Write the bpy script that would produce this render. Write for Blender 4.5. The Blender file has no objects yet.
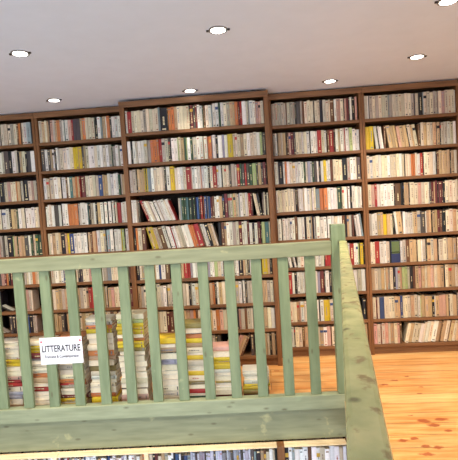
import bpy, bmesh, math, random
from mathutils import Vector, Matrix
from mathutils.bvhtree import BVHTree
random.seed(7)
C = bpy.context.scene.collection
S = bpy.context.scene

def lin(c):
    return tuple(((v/255)/12.92 if v/255 <= .04045 else ((v/255+.055)/1.055)**2.4) for v in c)

# ------------------------------------------------------------------ camera
CAM = Vector((0, -3.9276, 1.3852))
F = 450.07
cr = Vector((.99564, .07132, -.06065)); cf = Vector((-.07471, .99557, -.05727)).normalized()
cr = (cr - cf*cr.dot(cf)).normalized(); cu = cr.cross(cf)
cd = bpy.data.cameras.new('camera'); cam = bpy.data.objects.new('camera', cd); C.objects.link(cam)
m = Matrix((cr, cu, -cf)).transposed().to_4x4(); m.translation = CAM
cam.matrix_world = m
cd.sensor_fit = 'HORIZONTAL'; cd.sensor_width = 36; cd.lens = 36*F/458; cd.clip_start = .02; cd.clip_end = 60
S.camera = cam
S.view_settings.view_transform = 'Standard'; S.view_settings.look = 'None'
S.view_settings.gamma = 1; S.view_settings.use_curve_mapping = False
S.view_settings.exposure = 0.0
# ------------------------------------------------------------------ ambient room light
W = bpy.data.worlds.new('world'); S.world = W; W.use_nodes = True
W.node_tree.nodes['Background'].inputs[0].default_value = (.75, .85, 1.0, 1)
W.node_tree.nodes['Background'].inputs[1].default_value = 3.7
SPOT_W = 58; SPOT_COL = (1.0, .88, .72)
ZC = 2.308

# ------------------------------------------------------------------ materials
def nt(name, rough=.6, spec=.3):
    m = bpy.data.materials.new(name); m.use_nodes = True
    t = m.node_tree; b = t.nodes['Principled BSDF']
    b.inputs['Roughness'].default_value = rough; b.inputs['Specular IOR Level'].default_value = spec
    return m, t, b
def node(t, typ, **kw):
    n = t.nodes.new(typ)
    for k, v in kw.items(): setattr(n, k, v)
    return n
def rgba(c): return (*lin(c), 1)
def wood(name, c1, c2, scale=(1, 12, 12), rough=.5, nscale=3.0, c3=None, bump=.15, spec=.3, wear=.62):
    m, t, b = nt(name, rough, spec)
    tc = node(t, 'ShaderNodeTexCoord'); mp = node(t, 'ShaderNodeMapping'); mp.inputs['Scale'].default_value = scale
    n = node(t, 'ShaderNodeTexNoise'); n.inputs['Scale'].default_value = nscale; n.inputs['Detail'].default_value = 6
    r = node(t, 'ShaderNodeValToRGB'); r.color_ramp.elements[0].color = rgba(c1); r.color_ramp.elements[1].color = rgba(c2)
    r.color_ramp.elements[0].position = .3; r.color_ramp.elements[1].position = .7
    t.links.new(tc.outputs['Object'], mp.inputs[0]); t.links.new(mp.outputs[0], n.inputs[0]); t.links.new(n.outputs[0], r.inputs[0])
    out = r.outputs[0]
    if c3:
        n2 = node(t, 'ShaderNodeTexNoise'); n2.inputs['Scale'].default_value = 34 if 'worn' in name else 9; n2.inputs['Detail'].default_value = 5
        t.links.new(tc.outputs['Object'], n2.inputs[0])
        r2 = node(t, 'ShaderNodeValToRGB'); r2.color_ramp.elements[0].position = wear; r2.color_ramp.elements[1].position = wear+.1
        r2.color_ramp.elements[0].color = (0, 0, 0, 1); r2.color_ramp.elements[1].color = (1, 1, 1, 1)
        t.links.new(n2.outputs[0], r2.inputs[0])
        mx = node(t, 'ShaderNodeMix', data_type='RGBA'); t.links.new(r2.outputs[0], mx.inputs[0])
        t.links.new(out, mx.inputs[6]); mx.inputs[7].default_value = rgba(c3); out = mx.outputs[2]
    if 'green' in name:
        mv = node(t, 'ShaderNodeMapping'); mv.inputs['Scale'].default_value = (6, 14, 14) if scale[0] < 5 else (14, 14, 6)
        t.links.new(tc.outputs['Object'], mv.inputs[0])
        vo = node(t, 'ShaderNodeTexVoronoi'); vo.inputs['Scale'].default_value = 1; t.links.new(mv.outputs[0], vo.inputs['Vector'])
        r3 = node(t, 'ShaderNodeValToRGB'); r3.color_ramp.elements[0].position = .06; r3.color_ramp.elements[1].position = .16
        r3.color_ramp.elements[0].color = (.7, .7, .7, 1); r3.color_ramp.elements[1].color = (0, 0, 0, 1)
        t.links.new(vo.outputs['Distance'], r3.inputs[0])
        m3 = node(t, 'ShaderNodeMix', data_type='RGBA'); t.links.new(r3.outputs[0], m3.inputs[0]); t.links.new(out, m3.inputs[6]); m3.inputs[7].default_value = rgba((96, 92, 66)); out = m3.outputs[2]
    t.links.new(out, b.inputs['Base Color'])
    bp = node(t, 'ShaderNodeBump'); bp.inputs['Strength'].default_value = bump; bp.inputs['Distance'].default_value = .002
    t.links.new(n.outputs[0], bp.inputs['Height']); t.links.new(bp.outputs[0], b.inputs['Normal'])
    return m
def plain(name, c, rough=.6, spec=.3, metal=0, noise=.0):
    m, t, b = nt(name, rough, spec); b.inputs['Metallic'].default_value = metal
    n = node(t, 'ShaderNodeTexNoise'); n.inputs['Scale'].default_value = 8; n.inputs['Detail'].default_value = 4
    tc = node(t, 'ShaderNodeTexCoord'); t.links.new(tc.outputs['Object'], n.inputs[0])
    r = node(t, 'ShaderNodeValToRGB')
    r.color_ramp.elements[0].color = rgba(tuple(v*(1-noise) for v in c)); r.color_ramp.elements[1].color = rgba(c)
    t.links.new(n.outputs[0], r.inputs[0]); t.links.new(r.outputs[0], b.inputs['Base Color'])
    return m
M = {}
M['shelf_h'] = wood('brown_shelf_wood_horizontal', (104, 70, 44), (136, 96, 62), (1, 14, 14))
M['shelf_v'] = wood('brown_shelf_wood_vertical', (108, 70, 40), (136, 92, 54), (14, 14, 1))
M['back'] = wood('dark_back_board', (38, 28, 22), (52, 38, 30), (14, 14, 1), rough=.8)
M['green_h'] = wood('sage_green_paint_horizontal', (124, 128, 98), (146, 150, 118), (1.2, 10, 10), rough=.45, c3=(176, 172, 128), bump=.3, wear=.66)
M['green_v'] = wood('sage_green_paint_vertical', (110, 124, 92), (132, 145, 110), (10, 10, 1.2), rough=.45, c3=(168, 172, 132), bump=.3, wear=.68)
M['green_worn'] = wood('worn_green_paint', (156, 164, 110), (196, 192, 134), (14, 14, 14), rough=.25, c3=(150, 136, 92), bump=.5, spec=.6, wear=.57, nscale=1.2)
M['lip'] = wood('pale_green_paint_lip', (134, 142, 112), (156, 163, 132), (1.2, 10, 10), rough=.45, c3=(150, 160, 128), bump=.3)
M['lower'] = wood('honey_shelf_wood', (222, 196, 152), (244, 226, 190), (1, 14, 14))
M['ceiling'] = plain('white_ceiling_paint', (226, 230, 242), .9, .1, 0, .04)
M['wall'] = plain('cream_wall_paint', (214, 202, 186), .9, .1, 0, .05)
M['stone'] = plain('pale_grey_stone_floor', (206, 206, 208), .5, .4, 0, .08)
M['metal'] = plain('brushed_metal', (150, 148, 145), .35, .5, .9)
M['clip'] = plain('dark_spring_metal', (60, 52, 50), .5, .5, .5)
M['paper'] = plain('white_sign_paper', (236, 236, 242), .35, .5)
M['ink'] = plain('black_ink', (28, 28, 32), .6)
M['pin'] = plain('red_pin_plastic', (205, 60, 80), .3, .5)
m, t, b = nt('lit_lamp_glass'); b.inputs['Emission Color'].default_value = (1, .93, .82, 1); b.inputs['Emission Strength'].default_value = 14
M['lamp'] = m
# book: per-corner colour carries cover, page and print colours
def book_mat(name, rough):
    m, t, b = nt(name, rough, .35)
    a = node(t, 'ShaderNodeAttribute'); a.attribute_name = 'Col'
    n = node(t, 'ShaderNodeTexNoise'); n.inputs['Scale'].default_value = 60; n.inputs['Detail'].default_value = 3
    tc = node(t, 'ShaderNodeTexCoord'); t.links.new(tc.outputs['Object'], n.inputs[0])
    mr = node(t, 'ShaderNodeMapRange'); mr.inputs[3].default_value = .82; mr.inputs[4].default_value = 1.12
    t.links.new(n.outputs[0], mr.inputs[0])
    v = node(t, 'ShaderNodeVectorMath', operation='SCALE'); t.links.new(a.outputs['Color'], v.inputs[0]); t.links.new(mr.outputs[0], v.inputs['Scale'])
    t.links.new(v.outputs[0], b.inputs['Base Color'])
    return m
M['cover'] = book_mat('printed_book_cover', .45)
M['page'] = book_mat('book_page_edges', .9)

# pine floor
m, t, b = nt('pine_floor_boards', .32, .45)
tc = node(t, 'ShaderNodeTexCoord')
br = node(t, 'ShaderNodeTexBrick'); br.inputs['Scale'].default_value = 1; br.inputs['Brick Width'].default_value = 2.6; br.inputs['Row Height'].default_value = .135
br.inputs['Mortar Size'].default_value = .0022; br.inputs['Mortar Smooth'].default_value = .1; br.offset = .37
br.inputs['Color1'].default_value = rgba((236, 192, 128)); br.inputs['Color2'].default_value = rgba((222, 168, 104)); br.inputs['Mortar'].default_value = rgba((120, 72, 40))
t.links.new(tc.outputs['Object'], br.inputs[0])
mp = node(t, 'ShaderNodeMapping'); mp.inputs['Scale'].default_value = (1.1, 16, 1); t.links.new(tc.outputs['Object'], mp.inputs[0])
n = node(t, 'ShaderNodeTexNoise'); n.inputs['Scale'].default_value = 2.4; n.inputs['Detail'].default_value = 7; n.inputs['Distortion'].default_value = .6
t.links.new(mp.outputs[0], n.inputs[0])
r = node(t, 'ShaderNodeValToRGB'); r.color_ramp.elements[0].position = .35; r.color_ramp.elements[1].position = .62
r.color_ramp.elements[0].color = rgba((232, 190, 140)); r.color_ramp.elements[1].color = (1, 1, 1, 1); t.links.new(n.outputs[0], r.inputs[0])
mx = node(t, 'ShaderNodeMix', data_type='RGBA', blend_type='MULTIPLY'); mx.inputs[0].default_value = .8
t.links.new(br.outputs[0], mx.inputs[6]); t.links.new(r.outputs[0], mx.inputs[7]); out = mx.outputs[2]
KN = [(1.023, -.496, .022), (.914, -.566, .028), (.825, -.638, .03), (1.015, -.804, .022), (1.063, -.699, .016), (.858, -1.115, .014), (.91, -1.19, .04), (.95, -1.245, .036), (1.016, -1.176, .04), (1.004, -1.312, .026), (.789, -1.390, .026), (.718, -1.408, .032), (.820, -1.472, .022), (.877, -1.488, .03), (.799, -1.548, .036), (.35, -.45, .024), (.05, -.3, .02), (.62, -.35, .02), (1.3, -.9, .026), (.75, -2.0, .04), (1.1, -1.9, .03), (-.5, -.4, .03)]
nd = node(t, 'ShaderNodeTexNoise'); nd.inputs['Scale'].default_value = 26; t.links.new(tc.outputs['Object'], nd.inputs[0])
sc = node(t, 'ShaderNodeVectorMath', operation='MULTIPLY_ADD'); t.links.new(nd.outputs['Color'], sc.inputs[0]); sc.inputs[1].default_value = (.07, .03, 0)
t.links.new(tc.outputs['Object'], sc.inputs[2])
acc = None
for x, y, rr in KN:
    s1 = node(t, 'ShaderNodeVectorMath', operation='SUBTRACT'); t.links.new(sc.outputs[0], s1.inputs[0]); s1.inputs[1].default_value = (x+.035, y+.015, 0)
    s2 = node(t, 'ShaderNodeVectorMath', operation='MULTIPLY'); t.links.new(s1.outputs[0], s2.inputs[0]); s2.inputs[1].default_value = (.8/rr, 1.5/rr, 0)
    ln = node(t, 'ShaderNodeVectorMath', operation='LENGTH'); t.links.new(s2.outputs[0], ln.inputs[0])
    if acc is None: acc = ln.outputs['Value']
    else:
        mn = node(t, 'ShaderNodeMath', operation='MINIMUM'); t.links.new(acc, mn.inputs[0]); t.links.new(ln.outputs['Value'], mn.inputs[1]); acc = mn.outputs[0]
kr = node(t, 'ShaderNodeValToRGB'); kr.color_ramp.elements[0].position = .5; kr.color_ramp.elements[1].position = 1.0
kr.color_ramp.elements[0].color = (.85, .85, .85, 1); kr.color_ramp.elements[1].color = (0, 0, 0, 1); t.links.new(acc, kr.inputs[0])
mk = node(t, 'ShaderNodeMix', data_type='RGBA'); t.links.new(kr.outputs[0], mk.inputs[0]); t.links.new(out, mk.inputs[6]); mk.inputs[7].default_value = rgba((160, 72, 36))
t.links.new(mk.outputs[2], b.inputs['Base Color']); M['floor'] = m

# ------------------------------------------------------------------ mesh helpers
class MB:
    def __init__(s): s.v = []; s.f = []; s.c = []
    def add(s, vs, fs, mat=None, col=None):
        o = len(s.v)
        for v in vs: s.v.append((mat @ Vector(v))[:] if mat else tuple(v))
        for k in fs: s.f.append(tuple(o+i for i in k)); s.c.append(col or (1, 1, 1))
    def box(s, x0, x1, y0, y1, z0, z1, mat=None, col=None):
        s.add([(x0,y0,z0),(x1,y0,z0),(x1,y1,z0),(x0,y1,z0),(x0,y0,z1),(x1,y0,z1),(x1,y1,z1),(x0,y1,z1)],
              [(0,3,2,1),(4,5,6,7),(0,1,5,4),(1,2,6,5),(2,3,7,6),(3,0,4,7)], mat, col)
    def build(s, name, material, parent=None, bevel=0, seg=2):
        me = bpy.data.meshes.new(name); me.from_pydata(s.v, [], s.f)
        if any(c != (1, 1, 1) for c in s.c):
            a = me.color_attributes.new('Col', 'FLOAT_COLOR', 'CORNER'); buf = []
            for f, c in zip(s.f, s.c): buf += [c[0], c[1], c[2], 1.0]*len(f)
            a.data.foreach_set('color', buf)
        me.materials.append(material); me.update()
        o = bpy.data.objects.new(name, me); C.objects.link(o); o.parent = parent
        if bevel:
            md = o.modifiers.new('bevel', 'BEVEL'); md.width = bevel; md.segments = seg; md.limit_method = 'ANGLE'
        return o
def boxo(name, mat, parent, x0, x1, y0, y1, z0, z1, bevel=.002):
    b = MB(); b.box(x0, x1, y0, y1, z0, z1); return b.build(name, mat, parent, bevel)
def tag(o, label=None, cat=None, group=None, kind=None):
    if label: o['label'] = label
    if cat: o['category'] = cat
    if group: o['group'] = group
    if kind: o['kind'] = kind
    return o
def thing(name, label, cat, loc=(0, 0, 0), rz=0, group=None):
    o = bpy.data.objects.new(name, None); C.objects.link(o); o.location = loc; o.rotation_euler = (0, 0, rz); o.empty_display_size = .1
    return tag(o, label, cat, group)

# ------------------------------------------------------------------ railing frame of reference
RA, RB = -.912, .0469; PHI = math.atan(RB)
RL = Matrix.Translation((0, RA, 0)) @ Matrix.Rotation(PHI, 4, 'Z')
def rail_y(x): return RA + RB*x

# ------------------------------------------------------------------ setting
tag(boxo('ceiling', M['ceiling'], None, -3.4, 2.6, -6.5, .32, ZC, ZC+.06, 0), 'white plaster ceiling with recessed lights', kind='structure')
tag(boxo('wall_back', M['wall'], None, -3.4, 2.2, .27, .32, -2.7, ZC, 0), kind='structure')
tag(boxo('wall_right', M['wall'], None, 2.15, 2.2, -6.5, .27, -2.7, ZC, 0), kind='structure')
tag(boxo('wall_left', M['wall'], None, -3.4, -3.35, -6.5, .27, -2.7, ZC, 0), kind='structure')
# upper floor: strip behind the railing and the walkway right of the side rail
b = MB()
p = [(-3.35, rail_y(-3.35)+.058), (.5, rail_y(.5)+.058), (-.03, -4.2), (-.03, -6.5), (2.15, -6.5), (2.15, .27), (-3.35, .27)]
n_ = len(p)
b.add([(x, y, 0) for x, y in p]+[(x, y, -.22) for x, y in p], [tuple(range(n_)), tuple(reversed(range(n_, 2*n_)))]+[(i, i+n_, (i+1) % n_+n_, (i+1) % n_) for i in range(n_)])
o = b.build('floor', M['floor']); tag(o, 'honey pine plank floor of the mezzanine with reddish knots', kind='structure')
o = boxo('floor', M['stone'], None, -3.35, 2.15, -6.5, .27, -2.75, -2.7, 0); tag(o, 'floor of the lower level', kind='structure')
# trim_1: green fascia board closing the floor edge
o = boxo('trim_1', M['green_h'], None, -2.9, .522, .03, .055, -.268, -.04); o.matrix_world = RL
tag(o, 'green painted fascia board under the railing', kind='structure')

# ------------------------------------------------------------------ books
PAL = dict(c=(232, 216, 186), w=(240, 234, 220), g=(196, 184, 164), t=(200, 168, 126), b=(112, 76, 52), k=(34, 32, 36), d=(88, 80, 76),
           r=(168, 52, 48), o=(212, 128, 72), y=(222, 190, 44), l=(62, 84, 132), n=(58, 84, 60), s=(150, 164, 166), m=(108, 48, 48),
           p=(214, 166, 148), e=(178, 192, 130), u=(78, 118, 114), i=(156, 152, 164), L=(52, 66, 104), h=(150, 132, 72), W=(252, 252, 254), S=(206, 208, 228))  # W, S: lower-case spines painted brighter in place of lower-level lamplight
CN = dict(c='cream', w='white', g='greyish', t='tan', b='brown', k='black', d='dark grey', r='red', o='orange', y='yellow', l='blue', n='dark green',
          s='pale blue-grey', m='maroon', p='pinkish', e='pale green', u='teal', i='lilac', L='blue-and-green', h='olive', W='white', S='pale lilac')
PAGE = (226, 212, 184)
def jit(c, a):
    k = 1+random.uniform(-a, a); return tuple(max(0, min(255, v*k+random.uniform(-a, a)*40)) for v in c)
def book_geo(cov, pg, w, h, d, letter, mat, kind='paper', lean=0):
    """spine at local y=0 facing -Y, thickness along X, height along Z; returns nothing"""
    col = lin(jit(tuple(v*.9 for v in PAL[letter]), .1)); tt = min(.0014, w*.12)
    bl = min(.0035, w*.3)
    # spine, slightly rounded, and the two boards
    sec = [(0, d), (0, bl), (w*.2, bl*.25), (w*.5, 0), (w*.8, bl*.25), (w, bl), (w, d), (w-tt, d), (w-tt, .003), (tt, .003), (tt, d)]
    k = len(sec)
    vs = [(x, y, 0) for x, y in sec]+[(x, y, h) for x, y in sec]
    sides = [(i, (i+1) % k, (i+1) % k+k, i+k) for i in range(k)]
    cov.add(vs, sides, mat, col)
    caps = [(0, 10, 9, 1), (9, 8, 5, 4, 3, 2, 1), (8, 7, 6, 5)]
    cov.add(vs, [c for c in caps]+[tuple(i+k for i in reversed(c)) for c in caps], mat, col)
    pc = lin(jit(PAGE, .06))
    pg.box(tt*1.02, w-tt*1.02, .0032, d-.0025, .0022, h-.0025, mat, pc)
    # print on the spine
    dark = sum(PAL[letter]) < 330
    ink = lin(jit((205, 190, 150) if dark else random.choice([(122, 112, 100), (140, 128, 112), (166, 104, 88), (124, 128, 136), (156, 142, 124), (84, 76, 70)]), .1))
    def q(u0, u1, z0, z1, c):
        y = -.0003
        cov.add([(w*u0, y, z0), (w*u1, y, z0), (w*u1, y, z1), (w*u0, y, z1)], [(0, 1, 2, 3)], mat, c)
    if letter == 'L':
        q(.06, .94, h*.42, h*.98, lin((96, 112, 70))); q(.06, .94, h*.46, h*.5, lin((190, 190, 170))); return
    s = random.random(); tw = random.uniform(.07, .13); z0 = h*random.uniform(.2, .34); z1 = h*random.uniform(.5, .86)
    if w > .006 and s > (.6 if kind == 'stack' else .2):
        # a title running along the spine, drawn as short word blocks
        z = z0
        while z < z1:
            l = h*random.uniform(.03, .1); q(.5-tw, .5+tw, z, min(z+l, z1), ink); z += l+h*.02
        if s < .45: q(.22, .78, h*random.uniform(.03, .06), h*.1, ink)
        if s > .6: q(.2, .8, h*random.uniform(.88, .9), h*.935, ink)
        if .3 < s < .36: q(.02, .98, h*.72, h*.84, lin(random.choice([(190, 60, 50), (60, 80, 120), (40, 40, 44), (200, 160, 60)])))

def parse(s, ppm_default=3):
    """tokens -> list of (letter, px width, lean state)"""
    out = []; lean = 0; i = 0; s = s.replace(' ', ''); grp = 0
    while i < len(s):
        ch = s[i]; i += 1
        if ch in '/\\|':
            j = i
            while j < len(s) and s[j].isdigit(): j += 1
            a = int(s[i:j]) if j > i else 0; i = j
            lean = 0 if ch == '|' else (a or 17)*(1 if ch == '/' else -1); grp += 1; continue
        j = i
        while j < len(s) and (s[j].isdigit() or s[j] == '.'): j += 1
        n = float(s[i:j]) if j > i else 3; i = j
        if ch == '?':
            r = n
            while r > 0:
                k = random.choice('cccwwgtcgpcsbmkod'); q = random.choice((2, 3, 3, 4)); out.append((k, q, lean, grp)); r -= q
        else: out.append((ch, n, lean, grp))
    return out

BAYS = {  # inner x0, x1, spine face y, shelf tops
    1: ('leftmost bookcase', -2.62, -2.0, .012), 2: ('second bookcase from left', -1.95, -1.165, .012),
    3: ('wide middle bookcase', -1.10, .064, -.177), 4: ('second bookcase from right', .128, .866, .012), 5: ('rightmost bookcase', .912, 1.665, .012)}
ZL = [2.298, 2.033, 1.781, 1.527, 1.279, 1.0255, .762, .5174, .312, .0895]
ZM = [2.2877, 2.028, 1.7716, 1.5294, 1.2746, 1.0404, .7811, .5439, .3215, .092]
ZR = [2.2978, 2.0335, 1.7765, 1.5299, 1.2866, 1.0404, .7959, .5647, .3121, .0895]
ZS = {1: ZL, 2: ZL, 3: ZM, 4: ZR, 5: ZR}
ST = .026
ROWS = {
1: ["?22 e3d1g3k1c3c3c3g3c3b2o2b1c2w3s4k2", "?22 n2w4g2d4k3w3c2k2t2c3k2d3w4", "?22 w3k4d1c3p3c3c2o1t3k1g2k5c3p2g3k1", "?22 c3k1w4w3k2t3t2n2w3c3k1w3w3w3c4k1",
    "?22 g3d2g3k5e2t3n1t3t4d4w2n2k1c2n3n4", "?20 p3m2o2k2m3p1?12 c2w2c2o3t2?8", "?12 k4d3k4 _14 \\62 w1.5 d3 | _3 k3 t4c2k3t3p3g3c2", "?8 k5 _10 \\58 g2 w1.5 |_3 d3k4 t3r1g6k2l2?6", "?62"],
2: ["g3t3c2t2d1p3g2t2o3g2w2u1w3p3r2d3d4t2o3c3c3c3d1k2w3s2t3w1o3d2w3w3w3c3", "d4w3d3t2w2k2w2g2c3c4w3c2c2y3y2t1y3d2t2c3w3w3c3w3w3c3w3g3n1g3w3g2w3w3",
    "w3c3o1c4w4c3k1w4b2w2u3t3o2t2r1m4m1c3w2c3c3g3l4t2t3w3w3w3w2n2g2t3t3", "w4c2w3d4w3k1w3w3o3o3o4k1g2w5w2u1k2g3w2k2t3w3k1w3k1w3k1w2k1c2r4w4w3s2",
    "c4t3c3t2k4t2y2l4w3w3w3w3k1t2b2t3o1w3c3g2k1s3w3k1w3w3y1e2k1w3w3", "c3w3c2w2l2k1w3g3c2k2d2c2c3p3w2c3w3g3s3c4c3w3?6", "c3t3t3g3t3c2k1t3t3t3g3c3t2r3r3c2k1r4t3c2k1t3p3c3c3w3t3t3m3r2k1",
    "t3t3d3k2t4t3g3c3t4c3t3m2r5r3t3c3b3t3m3c3t3?8", "?86"],
3: ["w2r4c3c3c3c3g3c3c3c3c3s2k7b1o3o3t3c3c3c3c3k1m3d2m2w5n1b2c3w3s1w3w3n2w3c3g3t3t2o3m2r2w4c2s1w4w2p3p2c3",
    "w3k2w3g2w3w3g3g3o3o3o2r3g3g3d2k1w3w3e1c2t3n2e1w3n2c4w3w3t1w3o4i1w3k2w4i2w3y5c4c3t3c3w3c3c3w3e2n1d2",
    "g3g4k1t3t3t2y1n1y1s3s1w3c3c3c3c2k2w4y4y1c3w3w3c3r5p1w3w3w3p1w3w3w1k2c3r4w2w3k1c4c3d2g4g2r3n2d3r2d3n3e4d2t3d2m3k1",  # shadow over the right end is written into its darker book colours
    "w2w4g2d2 \\20 r4w4c3g2w4k1w3g2w4w4c2w4r1 | _3 g2s2n3n3u3n4k2n2k2l3k2r3k1o1l3k1i1l3m2b3w3w3t4k3m4g3c3e1t3c4s1w4c3w3c1r3m2k1 \\9 c4 k3 | d2c2k2c2",
    "k2o2g4b4 \\14 y2t2y3g4b5w3k1w4r1w4c3g3w3w4o5r5b2w4k3t3c2 | k3b3t2w3w3g3g3m3w2w3m2w3k2w3m3k1e3u4c1",
    "k3c2t3s2d3k2t3w3l2w4b4k2w3k2g3t3r4r2i2w3w2k2c3t3m1i2w4e3c3w2k1c3w3t3w4k4t2c2k2w2t3c3k3y5t2k2",
    "t3g3c3d2c3t3g2c3g3w3k1c3g3c3c3t3g3c3k2g1w3c3t3c3g3n2t3o2k2w2t3c3c3k2g2c3g3w3k1w2d2g3g2c3k2g3t3t3g3c3",
    "k3t3c3w3o2t3c3c3m3b3t3o2m3t3t3p3o2b2c2k1n4k2t3c3o3p3c3o4k1p2k3p2g3b2g3g2k4d3?10",
    "?68 k2 d3 /24 t4t5p4t4b2 | d3 _1 /15 g3 | t3c2k2t3k1"],
4: ["g3g3g3g3g2b1g3g3g2k1d4g2b2c3c3c3d1c3c2k3g3c3c1b4w2p3p1c3k1p2m2d1w2k3p2d1", "g2w2k1t3g2t3k1b2p2m3d2c3c3w2c3w3k1w3w4r4c3w2k1b2r4m1k1w3t2w3w1r1w3w1e3w3w1w3",
    "w3w1k5w2o2w3c3c3w3w3w3n2c2i3w2n2d3w2k2w3y3w4b3c3c3c3c1k5g3w3w3c1d4", "w2c4c3c3c3c3g2k2b1w3w2t1w3w3c2w2c2s4o4o4w3w3w3w1n4d1c2w3m1w2k2w3w3w4",
    "w4k1w3w3w4w3b3w4w3k2c3w2t1k2w1k1w4w4w3k1w4w3c3w3w2b3k2t2g3b2 \\6 w5s2|", "k2 \\10 g2k2w3k2w2 | k1w3c3w3w3w3k1g2w5g3k1r2r4p1w2k1c3w3w3c3w2r4w4e1k1y3k1",
    "c3c3r3w2k2w2w4c3c3w4i2m3k1w3k2g2s3w3c3w3t3w3g3w3", "c3c3c3c3t2p1w3c2k1w3c3w3k1w3y4y1c3d2c3t3w3c3k1 \\14 w4 | k3", "c3c3w3d1c3c3b2t3k2d2w3c3t3w3p3b1c3w3p3w3c3c3c3w3c3t3"],
5: ["c3w1d1g3c3g3c3g3c3s1g3c3g3c3g3c3c3g3d1c3k4s1c3g3c3g4g1c3p3c3c3c3w1", "y4y4 \\6 w3k1w4 | b2 \\8 t4t3t2b1p3t4t3k1c3t2c3 | b2k1c3t3c3c3t3k1t3k1g3g3w3c3w3",
    "c3w3c3c3w3c3c3w3c3c3c3w3c2k1c4c2o4c2w3r3d1c3c3c3w3k1b2t3t3t2t3k1t3g3", "c3p3r2w3w3w3w3w3k1b5k2k1t4k1c4c3p3c3c3w1d2m2t1m2k1m3m1k2c3c3c3c2",
    "g2w5t3t2y3t3c2k1 \\5 w2t4 | w4w4c1t3g3d4w1t4k1t4m2b2k3c3c3t3c2", "c4r4w4w2c3k1L8w2g3b3t3t3k1c3w1g3k1t3c3t3k1c4c3g1t4t3b1c2",
    "t3c3g3t3w1t2g2c3k2i2g2t2e3e2g2k3b2t3p3t3c2t3p3c3t3t3k1c3t3t3c3t2", "c3m1c2l4c4c2c3t3t2l2c4c3t3c3w2e1t3t3t3k2w1t3p3p3t2k1c3t3d1c3",
    "p3c3m1c3p3c2t3c3p2b2 _2 /12 c3t3g3c3w3c2w3c3w4t3b1t3c3b1t3c3t3"]}

BOOKS = []     # dict(mat, w, h, d, letter, label, group, area-probe points)
for bay, rows in ROWS.items():
    nm, x0, x1, yf = BAYS[bay]
    for si, s in enumerate(rows):
        toks = parse(s); shelf = si+1; z = ZS[bay][shelf]+.0005
        top = ZS[bay][shelf-1]-(ST if si else .05); room = top-z-.012
        base = min(.19, room-.004)
        def hgt():
            return min(room, base+hv+random.uniform(-.005, .005))
        # measure, then scale widths into the shelf
        tk2 = []
        for t_ in toks:
            if t_[0] in 'cwgto' and t_[1] >= 4 and random.random() < (.85 if t_[1] >= 5 else .45): tk2 += [(t_[0], t_[1]/2, t_[2], t_[3])]*2
            else: tk2.append(t_)
        toks = tk2; tot = sum(t[1] for t in toks); hv = 0
        ltan = 0; pg = -1
        for k, t in enumerate(toks):
            if t[2] and t[3] != pg: ltan += (math.sin(math.radians(min(abs(t[2]), 45)))*base)
            if t[2]: pg = t[3]
        flat = sum(t[1] for t in toks if abs(t[2]) <= 40)
        sc = (x1-x0-.006-ltan)/flat
        x = x0+.003; row = []; pg = -1; pend = None; hv = 0; end_gap = 0; steep_n = 0
        for k, (ch, n, lean, g) in enumerate(toks):
            if random.random() < .12: hv = random.uniform(-.012, .008)
            w = n*sc
            if ch == '_': x += w; continue
            if abs(lean) > 40:      # a thin book fallen across the free space to its left
                L = .2; a = math.radians(abs(lean))
                mt = Matrix.Translation((x-.012-.03*steep_n, yf+.02, z+.002)) @ Matrix.Rotation(-a, 4, 'Y')
                w2 = .006
                row.append((mt, w2, L, .05, ch, True)); steep_n += 1
                continue
            h = hgt(); d = random.uniform(.11, .14); yj = yf+random.uniform(0, .008)+(random.uniform(0, .015) if random.random() < .1 else 0)
            if not lean:
                if end_gap: x += end_gap; end_gap = 0
                row.append((Matrix.Translation((x+.0005, yj, z)), w-.001, h, d, ch, False)); x += w; continue
            a = math.radians(abs(lean)); wi = w*math.cos(a)
            if g != pg and lean < 0: x += base*math.sin(a)
            if lean < 0:
                row.append((Matrix.Translation((x, yj, z)) @ Matrix.Rotation(-a, 4, 'Y'), wi-.0004, h, d, ch, True))
            else:
                # lowest corner is the bottom right one
                mt = Matrix.Translation((x+w, yj, z)) @ Matrix.Rotation(a, 4, 'Y') @ Matrix.Translation((-(wi-.0004), 0, 0))
                row.append((mt, wi-.0004, h, d, ch, True)); end_gap = base*math.sin(a)
            x += w; pg = g
        cnt = {}
        for rI in row: cnt[rI[4]] = cnt.get(rI[4], 0)+1
        for i, rI in enumerate(row): BOOKS.append(dict(mat=rI[0], w=rI[1], h=rI[2], d=rI[3], c=rI[4], lean=rI[5], bay=bay, shelf=shelf, i=i, n=len(row), only=cnt[rI[4]] == 1, kind='shelf'))

# floor stacks: px x-range left/right edges already turned into metres, tokens from the top down
STK = [("leftmost floor stack", -1.973, -1.775, .492, "w3c3c4c3g2y6c4c5p3r6c5i6c5t5"),
       ("second floor stack from left", -1.745, -1.54, .492, "c4y7m5s2w6c6o4t5c3r5c4w4c4g4"),
       ("third floor stack from left", -1.515, -1.31, .505, "o4c4c5p4t4c5g5g5c4o4r2c6c4m3y3c2y4"),
       ("fourth floor stack from left", -1.295, -1.095, .632, "w6o3y4c5c5c5o5t4c5h5c4w6c4w5o4y5h3"),
       ("fifth floor stack from left", -1.075, -.87, .652, "c5e3y6y4c3o3y6h3c4w5c5w5w5c5c4k1c5p5c4"),
       ("sixth floor stack from left", -.85, -.645, .466, "y5c3t4k1w5i5w5w3c5w5c5c5c5"),
       ("seventh floor stack from left", -.625, -.42, .565, "h5w4k1o4y4t4c5c2y4c5c5y4c5h3c4r4w2n5"),
       ("eighth floor stack from left", -.41, -.215, .383, "p4c5y6y5w6c5h2w6c4m5"),
       ("shortest floor stack at right end", -.205, -.012, .202, "w6c4w4y6h4b5")]
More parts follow.
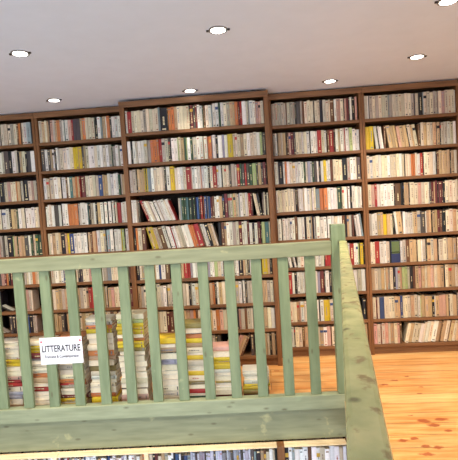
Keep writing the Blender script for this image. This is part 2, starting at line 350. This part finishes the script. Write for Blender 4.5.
for si, (nm, xl, xr, H, s) in enumerate(STK):
    toks = []
    for ch, n, _, _ in parse(s):
        if n > 5: toks += [(ch, n/2), (ch, n/2)]
        else: toks.append((ch, n))
    tot = sum(n for _, n in toks); z = .0008; N = len(toks); H0 = H
    for i in range(N-1, -1, -1):
        ch, n = toks[i]; tk = n/tot*H0
        full = xr-xl; L = full-random.uniform(.004, .02)
        xx = xl+random.uniform(.0, full-L); d = random.uniform(.115, .14)
        yy = -.806+RB*(xl)+random.uniform(0, .016)
        # local X (thickness) -> world Z, local Z (height) -> world X
        R = Matrix(((0, 0, 1, 0), (0, 1, 0, 0), (1, 0, 0, 0), (0, 0, 0, 1)))
        R = Matrix(((0, 0, 1, 0), (0, 1, 0, 0), (-1, 0, 0, 0), (0, 0, 0, 1)))    # proper rotation about Y
        yaw = Matrix.Translation((L/2, d/2, 0)) @ Matrix.Rotation(math.radians(random.uniform(-2.2, 2.2)), 4, 'Z') @ Matrix.Translation((-L/2, -d/2, 0))
        mt = Matrix.Translation((xx, yy, z)) @ yaw @ Matrix.Translation((0, 0, tk-.0006)) @ R
        fore = ch in 'cwg' and random.random() < .7
        if fore:    # fore edge turned to the railing
            mt = mt @ Matrix.Translation(((tk-.0006), d, 0)) @ Matrix.Rotation(math.pi, 4, 'Z')
        cols = [t[0] for t in toks]
        BOOKS.append(dict(mat=mt, w=tk-.0006, h=L, d=d, c=ch, lean=False, stack=nm, i=i, n=N, only=cols.count(ch) == 1, kind='stack', fore=fore))
        z += tk

# lower bookcase books, local frame of the railing
LOW = [(-2.13, -1.535, "?14 w3s2w3l2w3k2s3w3i2w3w2k2m2w3s2w3w3l2w3d3w3s2w2i3w2k2w3w3"), (-1.505, -.9, "w2m2d2w3r2s2c3i2w3m2w3l2w4w3w3d2t3w3w3k1l2w3w3g3w3i2w3d2w3w3g2w3t3o2"),
       (-.87, .012, "c3k2m3c3t3g3w3w2k2l3w2k3l3s3i2i2d2i2i3i2d1i2i2i3d2i2i2i2i3d1i2i2d2i3i2i2d2i2i3i2d3s2k4t3b2g3w3g2k2"), (.062, .485, "k3w3s2w4w3w4b3w4w3g4w4w4w4g3w3")]
for li, (x0, x1, s) in enumerate(LOW):
    toks = parse(s); sc = (x1-x0-.004)/sum(t[1] for t in toks); x = x0+.002
    for i, (ch, n, _, _) in enumerate(toks):
        w = n*sc; h = random.uniform(.222, .25)
        BOOKS.append(dict(mat=RL @ Matrix.Translation((x, -.032+random.uniform(0, .012), -.54)), w=w-.0004, h=h, d=.15, c='W' if ch == 'w' else 'S' if ch in 'si' and random.random() < .5 else ch, lean=False, i=i, n=len(toks), only=False, kind='low', sec=li))  # swaps in the brightened spine colours that stand in for light
        x += w

# ------------------------------------------------------------------ bookcases
BK = {1: ('brown wooden bookcase at the far left, black gaps on its lower shelves', -2.66, -1.978, 0),
      2: ('brown wooden bookcase between the leftmost and the wide middle bookcase', -1.974, -1.141, 0),
      3: ('wide brown wooden bookcase standing forward in the middle of the wall', -1.139, .102, -.189),
      4: ('brown wooden bookcase just right of the wide middle one, behind the railing post', .104, .888, 0),
      5: ('brown wooden bookcase at the far right beyond the railing post', .890, 1.700, 0)}
INN = {1: (-2.62, -2.0), 2: (-1.95, -1.165), 3: (-1.10, .064), 4: (.128, .866), 5: (.912, 1.665)}
for k, (lb, x0, x1, y0) in BK.items():
    zs = ZS[k]; a, c = INN[k]; yb = .26 if k != 3 else .12
    root = thing('bookcase', lb, 'bookcase', ((x0+x1)/2, y0, 0), 0)
    if k == 3: pass
    def P(name, mat, X0, X1, Y0, Y1, Z0, Z1, bv=.002):
        cx = (x0+x1)/2; return boxo(name, mat, root, X0-cx, X1-cx, Y0-y0, Y1-y0, Z0, Z1, bv)
    P('side_panel', M['shelf_v'], x0, a, y0, yb, 0, zs[0]-.002); P('side_panel', M['shelf_v'], c, x1, y0, yb, 0, zs[0]-.002)
    P('back_panel', M['back'], a, c, yb-.012, yb, .0, zs[0]-.01, 0)
    P('top_board', M['shelf_h'], a, c, y0+.004, yb-.012, zs[0]-.03, zs[0]-.004)
    P('cornice', M['shelf_h'], x0, x1, y0-.012, y0-.0005, zs[0]-.048, zs[0])
    for z in zs[1:]: P('shelf', M['shelf_h'], a, c, y0+.002, yb-.012, z-ST, z)
    P('plinth', M['shelf_h'], a, c, y0+.02, y0+.04, 0, zs[9]-ST)
# lower bookcase under the floor edge, seen from above through the void
root = thing('bookcase', 'low-level wooden bookcase directly under the green fascia board', 'bookcase', (0, RA, 0), PHI)
for X0, X1 in ((-2.17, -2.13), (-1.535, -1.505), (-.9, -.87), (.012, .062), (.485, .515)): boxo('side_panel', M['shelf_v'] if X0 > -.1 else M['lower'], root, X0, X1, -.044, .029, -2.69, -.276)
for X0, X1 in ((-2.13, -1.535), (-1.505, -.9), (-.87, .012), (.062, .485)): boxo('top_board', M['lower'], root, X0, X1, -.042, .029, -.285, -.278)
boxo('back_panel', M['back'], root, -2.17, .515, .14, .15, -2.69, -.28, 0)
for z in (-.541, -.85, -1.16, -1.5, -1.85, -2.2, -2.6): boxo('shelf', M['lower'], root, -2.169, .514, -.04, .139, z-.024, z)

# ------------------------------------------------------------------ railing across the void
rail = thing('railing', 'sage green wooden railing running across the picture in front of the bookcases', 'railing', (0, RA, 0), PHI)
boxo('top_rail', M['green_h'], rail, -2.9, .452, .0, .052, 1.004, 1.10, .005)
boxo('bottom_rail', M['lip'], rail, -2.9, .535, .0, .06, -.052, .05, .006)
for i in range(-5, 12):
    xc = -1.694+.1817*i
    if xc < -2.85: continue
    b = MB(); b.box(xc-.035, xc+.035, .014, .042, .05, 1.004); b.build('baluster', M['green_v'], rail, .003)
boxo('post', M['green_v'], rail, .453, .548, .0, .06, .05, 1.208, .005)
# side railing coming towards the camera
A = Vector((.527, -.889, 0)); Bp = Vector((-.0147, -4.15, 0)); dv = (Bp-A); Ls = dv.length; ang = math.atan2(dv.y, dv.x)
side = thing('railing', 'worn green wooden side railing running towards the viewer beside the pine floor', 'railing', (A.x, A.y, 0), ang)
boxo('hand_rail', M['green_worn'], side, .005, Ls, -.0245, .0262, 1.0, 1.098, .009)
boxo('bottom_rail', M['lip'], side, .09, Ls, -.03, .03, .002, .09, .006)
for i in range(1, 18):
    x = .05+.18*i
    if x < Ls-.05: boxo('baluster', M['green_v'], side, x-.035, x+.035, -.012, .012, .09, 1.0, .003)

# ------------------------------------------------------------------ sign
sg = thing('sign', 'white paper sign reading LITTERATURE pinned to the green balusters', 'sign', RL @ Vector((-1.432, .0115, .449)), PHI)
boxo('paper', M['paper'], sg, -.1475, .1475, -.0015, .0015, -.0935, .0935, 0)
def text(s, size, x, z, parent, mat, name, bold=0, wid=None):
    cu_ = bpy.data.curves.new(name, 'FONT'); cu_.body = s; cu_.size = size; cu_.align_x = 'CENTER'; cu_.extrude = .0003; cu_.offset = bold
    o = bpy.data.objects.new(name, cu_); C.objects.link(o); bpy.context.view_layer.update()
    if wid: cu_.size *= 1
    me = bpy.data.meshes.new_from_object(o.evaluated_get(bpy.context.evaluated_depsgraph_get()))
    bpy.data.objects.remove(o)
    if wid:
        xs = [v.co.x for v in me.vertices]; k = wid/(max(xs)-min(xs))
        for v in me.vertices: v.co.x *= k
    me.materials.clear(); me.materials.append(mat)
    o = bpy.data.objects.new(name, me); C.objects.link(o); o.parent = parent; o.location = (x, -.0021, z); o.rotation_euler = (math.pi/2, 0, 0)
    return o
text('LITTERATURE', .064, -.001, -.006, sg, M['ink'], 'lettering', .0012, .268)
text('Française & Contemporaine', .03, .0, -.05, sg, M['ink'], 'lettering', .0004, .235)
for x in (-.135, .135):
    bm = bmesh.new(); bmesh.ops.create_uvsphere(bm, u_segments=12, v_segments=8, radius=.007)
    for v in bm.verts: v.co.y *= .5
    me = bpy.data.meshes.new('pin'); bm.to_mesh(me); bm.free(); me.materials.append(M['pin'])
    o = bpy.data.objects.new('pin', me); C.objects.link(o); o.parent = sg; o.location = (x, -.004, .066)
# thin booklet lying on the top row of the second bookcase from right
bb = MB(); bb.box(.2, .43, .03, .17, 2.222, 2.229, None, lin(PAL['w'])); 

# ------------------------------------------------------------------ recessed ceiling lights
def ring(mb, r0, r1, z0, z1, n=28):
    vs = []
    for i in range(n):
        a = 2*math.pi*i/n; c, s = math.cos(a), math.sin(a)
        vs += [(r0*c, r0*s, z0), (r1*c, r1*s, z0), (r1*c, r1*s, z1), (r0*c, r0*s, z1)]
    fs = []
    for i in range(n):
        j = (i+1) % n
        for k in range(4): fs.append((4*i+k, 4*j+k, 4*j+(k+1) % 4, 4*i+(k+1) % 4))
    mb.add(vs, fs)
def disc(mb, r, z0, z1, n=28):
    vs = [(r*math.cos(2*math.pi*i/n), r*math.sin(2*math.pi*i/n), z) for z in (z0, z1) for i in range(n)]
    mb.add(vs, [tuple(reversed(range(n))), tuple(range(n, 2*n))]+[(i, (i+1) % n, (i+1) % n+n, i+n) for i in range(n)])
LT = [(-.176, -1.501, 'round recessed ceiling light, topmost near the middle of the picture', 1), (-1.308, -1.420, 'round recessed ceiling light at the far left edge of the picture', 1),
      (-1.614, -.357, 'round recessed ceiling light just above the second bookcase from left', 1), (-.514, -.312, 'round recessed ceiling light above the wide middle bookcase, close to it', 1),
      (.595, -.259, 'round recessed ceiling light above the second bookcase from right, close to it', 1), (1.109, -.722, 'round recessed ceiling light over the floor before the rightmost bookcase', 1),
      (.960, -1.604, 'round recessed ceiling light cut by the top right corner of the picture', 1)]
OFF = [(-2.45, -1.4, 'left of every other light in its row'), (-.25, -2.7, 'above the void nearest the side railing'), (-1.4, -2.7, 'above the middle of the void'),
       (1.0, -2.8, 'above the walkway beside the side railing'), (1.9, -1.7, 'beside the right wall')]
bd = None
for x, y, lb, _ in LT + [(x, y, 'round recessed ceiling light outside the picture, '+w, 0) for x, y, w in OFF]:
    root = thing('recessed_ceiling_light', lb, 'ceiling light', (x, y, ZC), 0, 'recessed ceiling lights')
    if 1:
        mb = MB(); ring(mb, .040, .050, -.006, 0); mb.build('trim_ring', M['metal'], root)
        mb = MB(); disc(mb, .039, -.007, -.001); mb.build('lamp_glass', M['lamp'], root)
        for s in (-1, 1): boxo('clip', M['clip'], root, s*.056-.007, s*.056+.007, -.006, .006, -.009, 0, .002)
    L = bpy.data.lights.new('lamp_light', 'SPOT'); L.energy = SPOT_W*(.2 if y > -.4 else 2.1 if x < -1.35 else .9 if y < -2 else 1.5); L.spot_size = math.radians(96 if y > -.4 else 116); L.spot_blend = 1.0; L.shadow_soft_size = .03; L.color = SPOT_COL
    lo = bpy.data.objects.new('lamp_light', L); C.objects.link(lo); lo.parent = root; lo.location = (0, 0, -.02); lo.rotation_euler = (math.radians(0 if y > -.4 else 16), 0, 0)

# ------------------------------------------------------------------ which 300 books show largest
bpy.context.view_layer.update()
dg = bpy.context.evaluated_depsgraph_get()
def bvh_of(objs):
    V, Fc = [], []
    for o in objs:
        o0 = len(V); V += [o.matrix_world @ v.co for v in o.data.vertices]; Fc += [tuple(o0+i for i in p.vertices) for p in o.data.polygons]
    return V, Fc
V, Fc = bvh_of([o for o in C.objects if o.type == 'MESH' and (o.parent in (rail, side, sg) or o.name.startswith('trim_1'))])
for bk in BOOKS:
    if bk['kind'] == 'stack':
        w, h, d = bk['w'], bk['h'], bk['d']; o0 = len(V)
        V += [bk['mat'] @ Vector((X, Y, Z)) for Z in (0, h) for X, Y in ((0, 0), (w, 0), (w, d), (0, d))]
        Fc += [tuple(o0+i for i in f) for f in ((0, 3, 2, 1), (4, 5, 6, 7), (0, 1, 5, 4), (1, 2, 6, 5), (2, 3, 7, 6), (3, 0, 4, 7))]
bvh = BVHTree.FromPolygons(V, Fc)
for bk in BOOKS:
    vis = 0; K = 12
    yl = bk['d'] if bk.get('fore') else 0
    for i in range(K):
        P_ = bk['mat'] @ Vector((bk['w']*.5, yl, bk['h']*(i+.5)/K)); v = P_-CAM; dz = v.dot(cf)
        px = 229+F*v.dot(cr)/dz; py = 230-F*v.dot(cu)/dz
        if not (0 < px < 458 and 0 < py < 460): continue
        hit = bvh.ray_cast(CAM, v.normalized(), v.length-.006)
        if hit[0] is None: vis += 1
    v = bk['mat'].translation-CAM
    bk['area'] = vis/K*bk['w']*bk['h']/(v.length**2)*F*F
BOOKS.sort(key=lambda k: -k['area'])
ORD = 'first second third fourth fifth sixth seventh eighth ninth tenth eleventh twelfth thirteenth fourteenth fifteenth sixteenth seventeenth eighteenth nineteenth twentieth'.split()
TENS = {20: 'twenty', 30: 'thirty', 40: 'forty', 50: 'fifty', 60: 'sixty'}
def ordw(n):
    if n < 20: return ORD[n]
    t_, u_ = divmod(n+1, 10)
    return TENS[t_*10]+'-'+ORD[u_-1] if u_ else {3: 'thirtieth', 4: 'fortieth', 5: 'fiftieth', 6: 'sixtieth'}[t_]
NEAR = {1: 'leftmost bookcase', 2: 'second bookcase', 3: 'wide middle bookcase', 4: 'fourth bookcase', 5: 'rightmost bookcase'}
def from_side(i, n, force=None):
    if force == 'right' or (force is None and n-1-i < i): return ordw(n-1-i)+' from right'
    return ordw(i)+' from left'
SEC = ['leftmost section', 'second section', 'third section', 'rightmost section']
rest = MB(); nind = 0
for bk in BOOKS:
    if nind < 300 and bk['area'] > 0:
        nind += 1
        cov, pg = MB(), MB(); name = CN[bk['c']]
        book_geo(cov, pg, bk['w'], bk['h'], bk['d'], bk['c'], None, bk['kind'])
        o = cov.build('book', M['cover']); o.matrix_world = bk['mat']
        q_ = pg.build('page_block', M['page'], o)
        if bk['kind'] == 'stack':
            lb = '%s book lying flat, %s from top of the %s' % (name, ordw(bk['i']), bk['stack']); grp = 'books stacked on the floor behind the railing'
            if bk['i'] == 0: lb = '%s book lying flat on top of the %s' % (name, bk['stack'])
        elif bk['kind'] == 'low':
            lb = '%s book, %s, in the %s of the bookcase under the fascia' % (name, from_side(bk['i'], bk['n']), SEC[bk['sec']]); grp = 'books in the lower bookcase'
        else:
            st = 'leaning' if bk['lean'] else 'upright'
            if bk['only']: lb = 'the only %s book on the %s shelf down, %s' % (name, ordw(bk['shelf']-1), NEAR[bk['bay']])
            else: lb = '%s %s book, %s, %s shelf down, %s' % (st, name, from_side(bk['i'], bk['n'], 'right' if bk['bay'] == 1 else None), ordw(bk['shelf']-1), NEAR[bk['bay']])
            grp = 'books on the %s shelf down of the %s' % (ordw(bk['shelf']-1), NEAR[bk['bay']])
        tag(o, lb, 'book', grp)
    else:
        book_geo(rest, rest, bk['w'], bk['h'], bk['d'], bk['c'], bk['mat'])
o = rest.build('shelved_books', M['cover'])
tag(o, 'remaining cream, white and coloured books packed upright on all the shelves', 'books', kind='stuff')
print('books', len(BOOKS), 'last area', BOOKS[299]['area'])
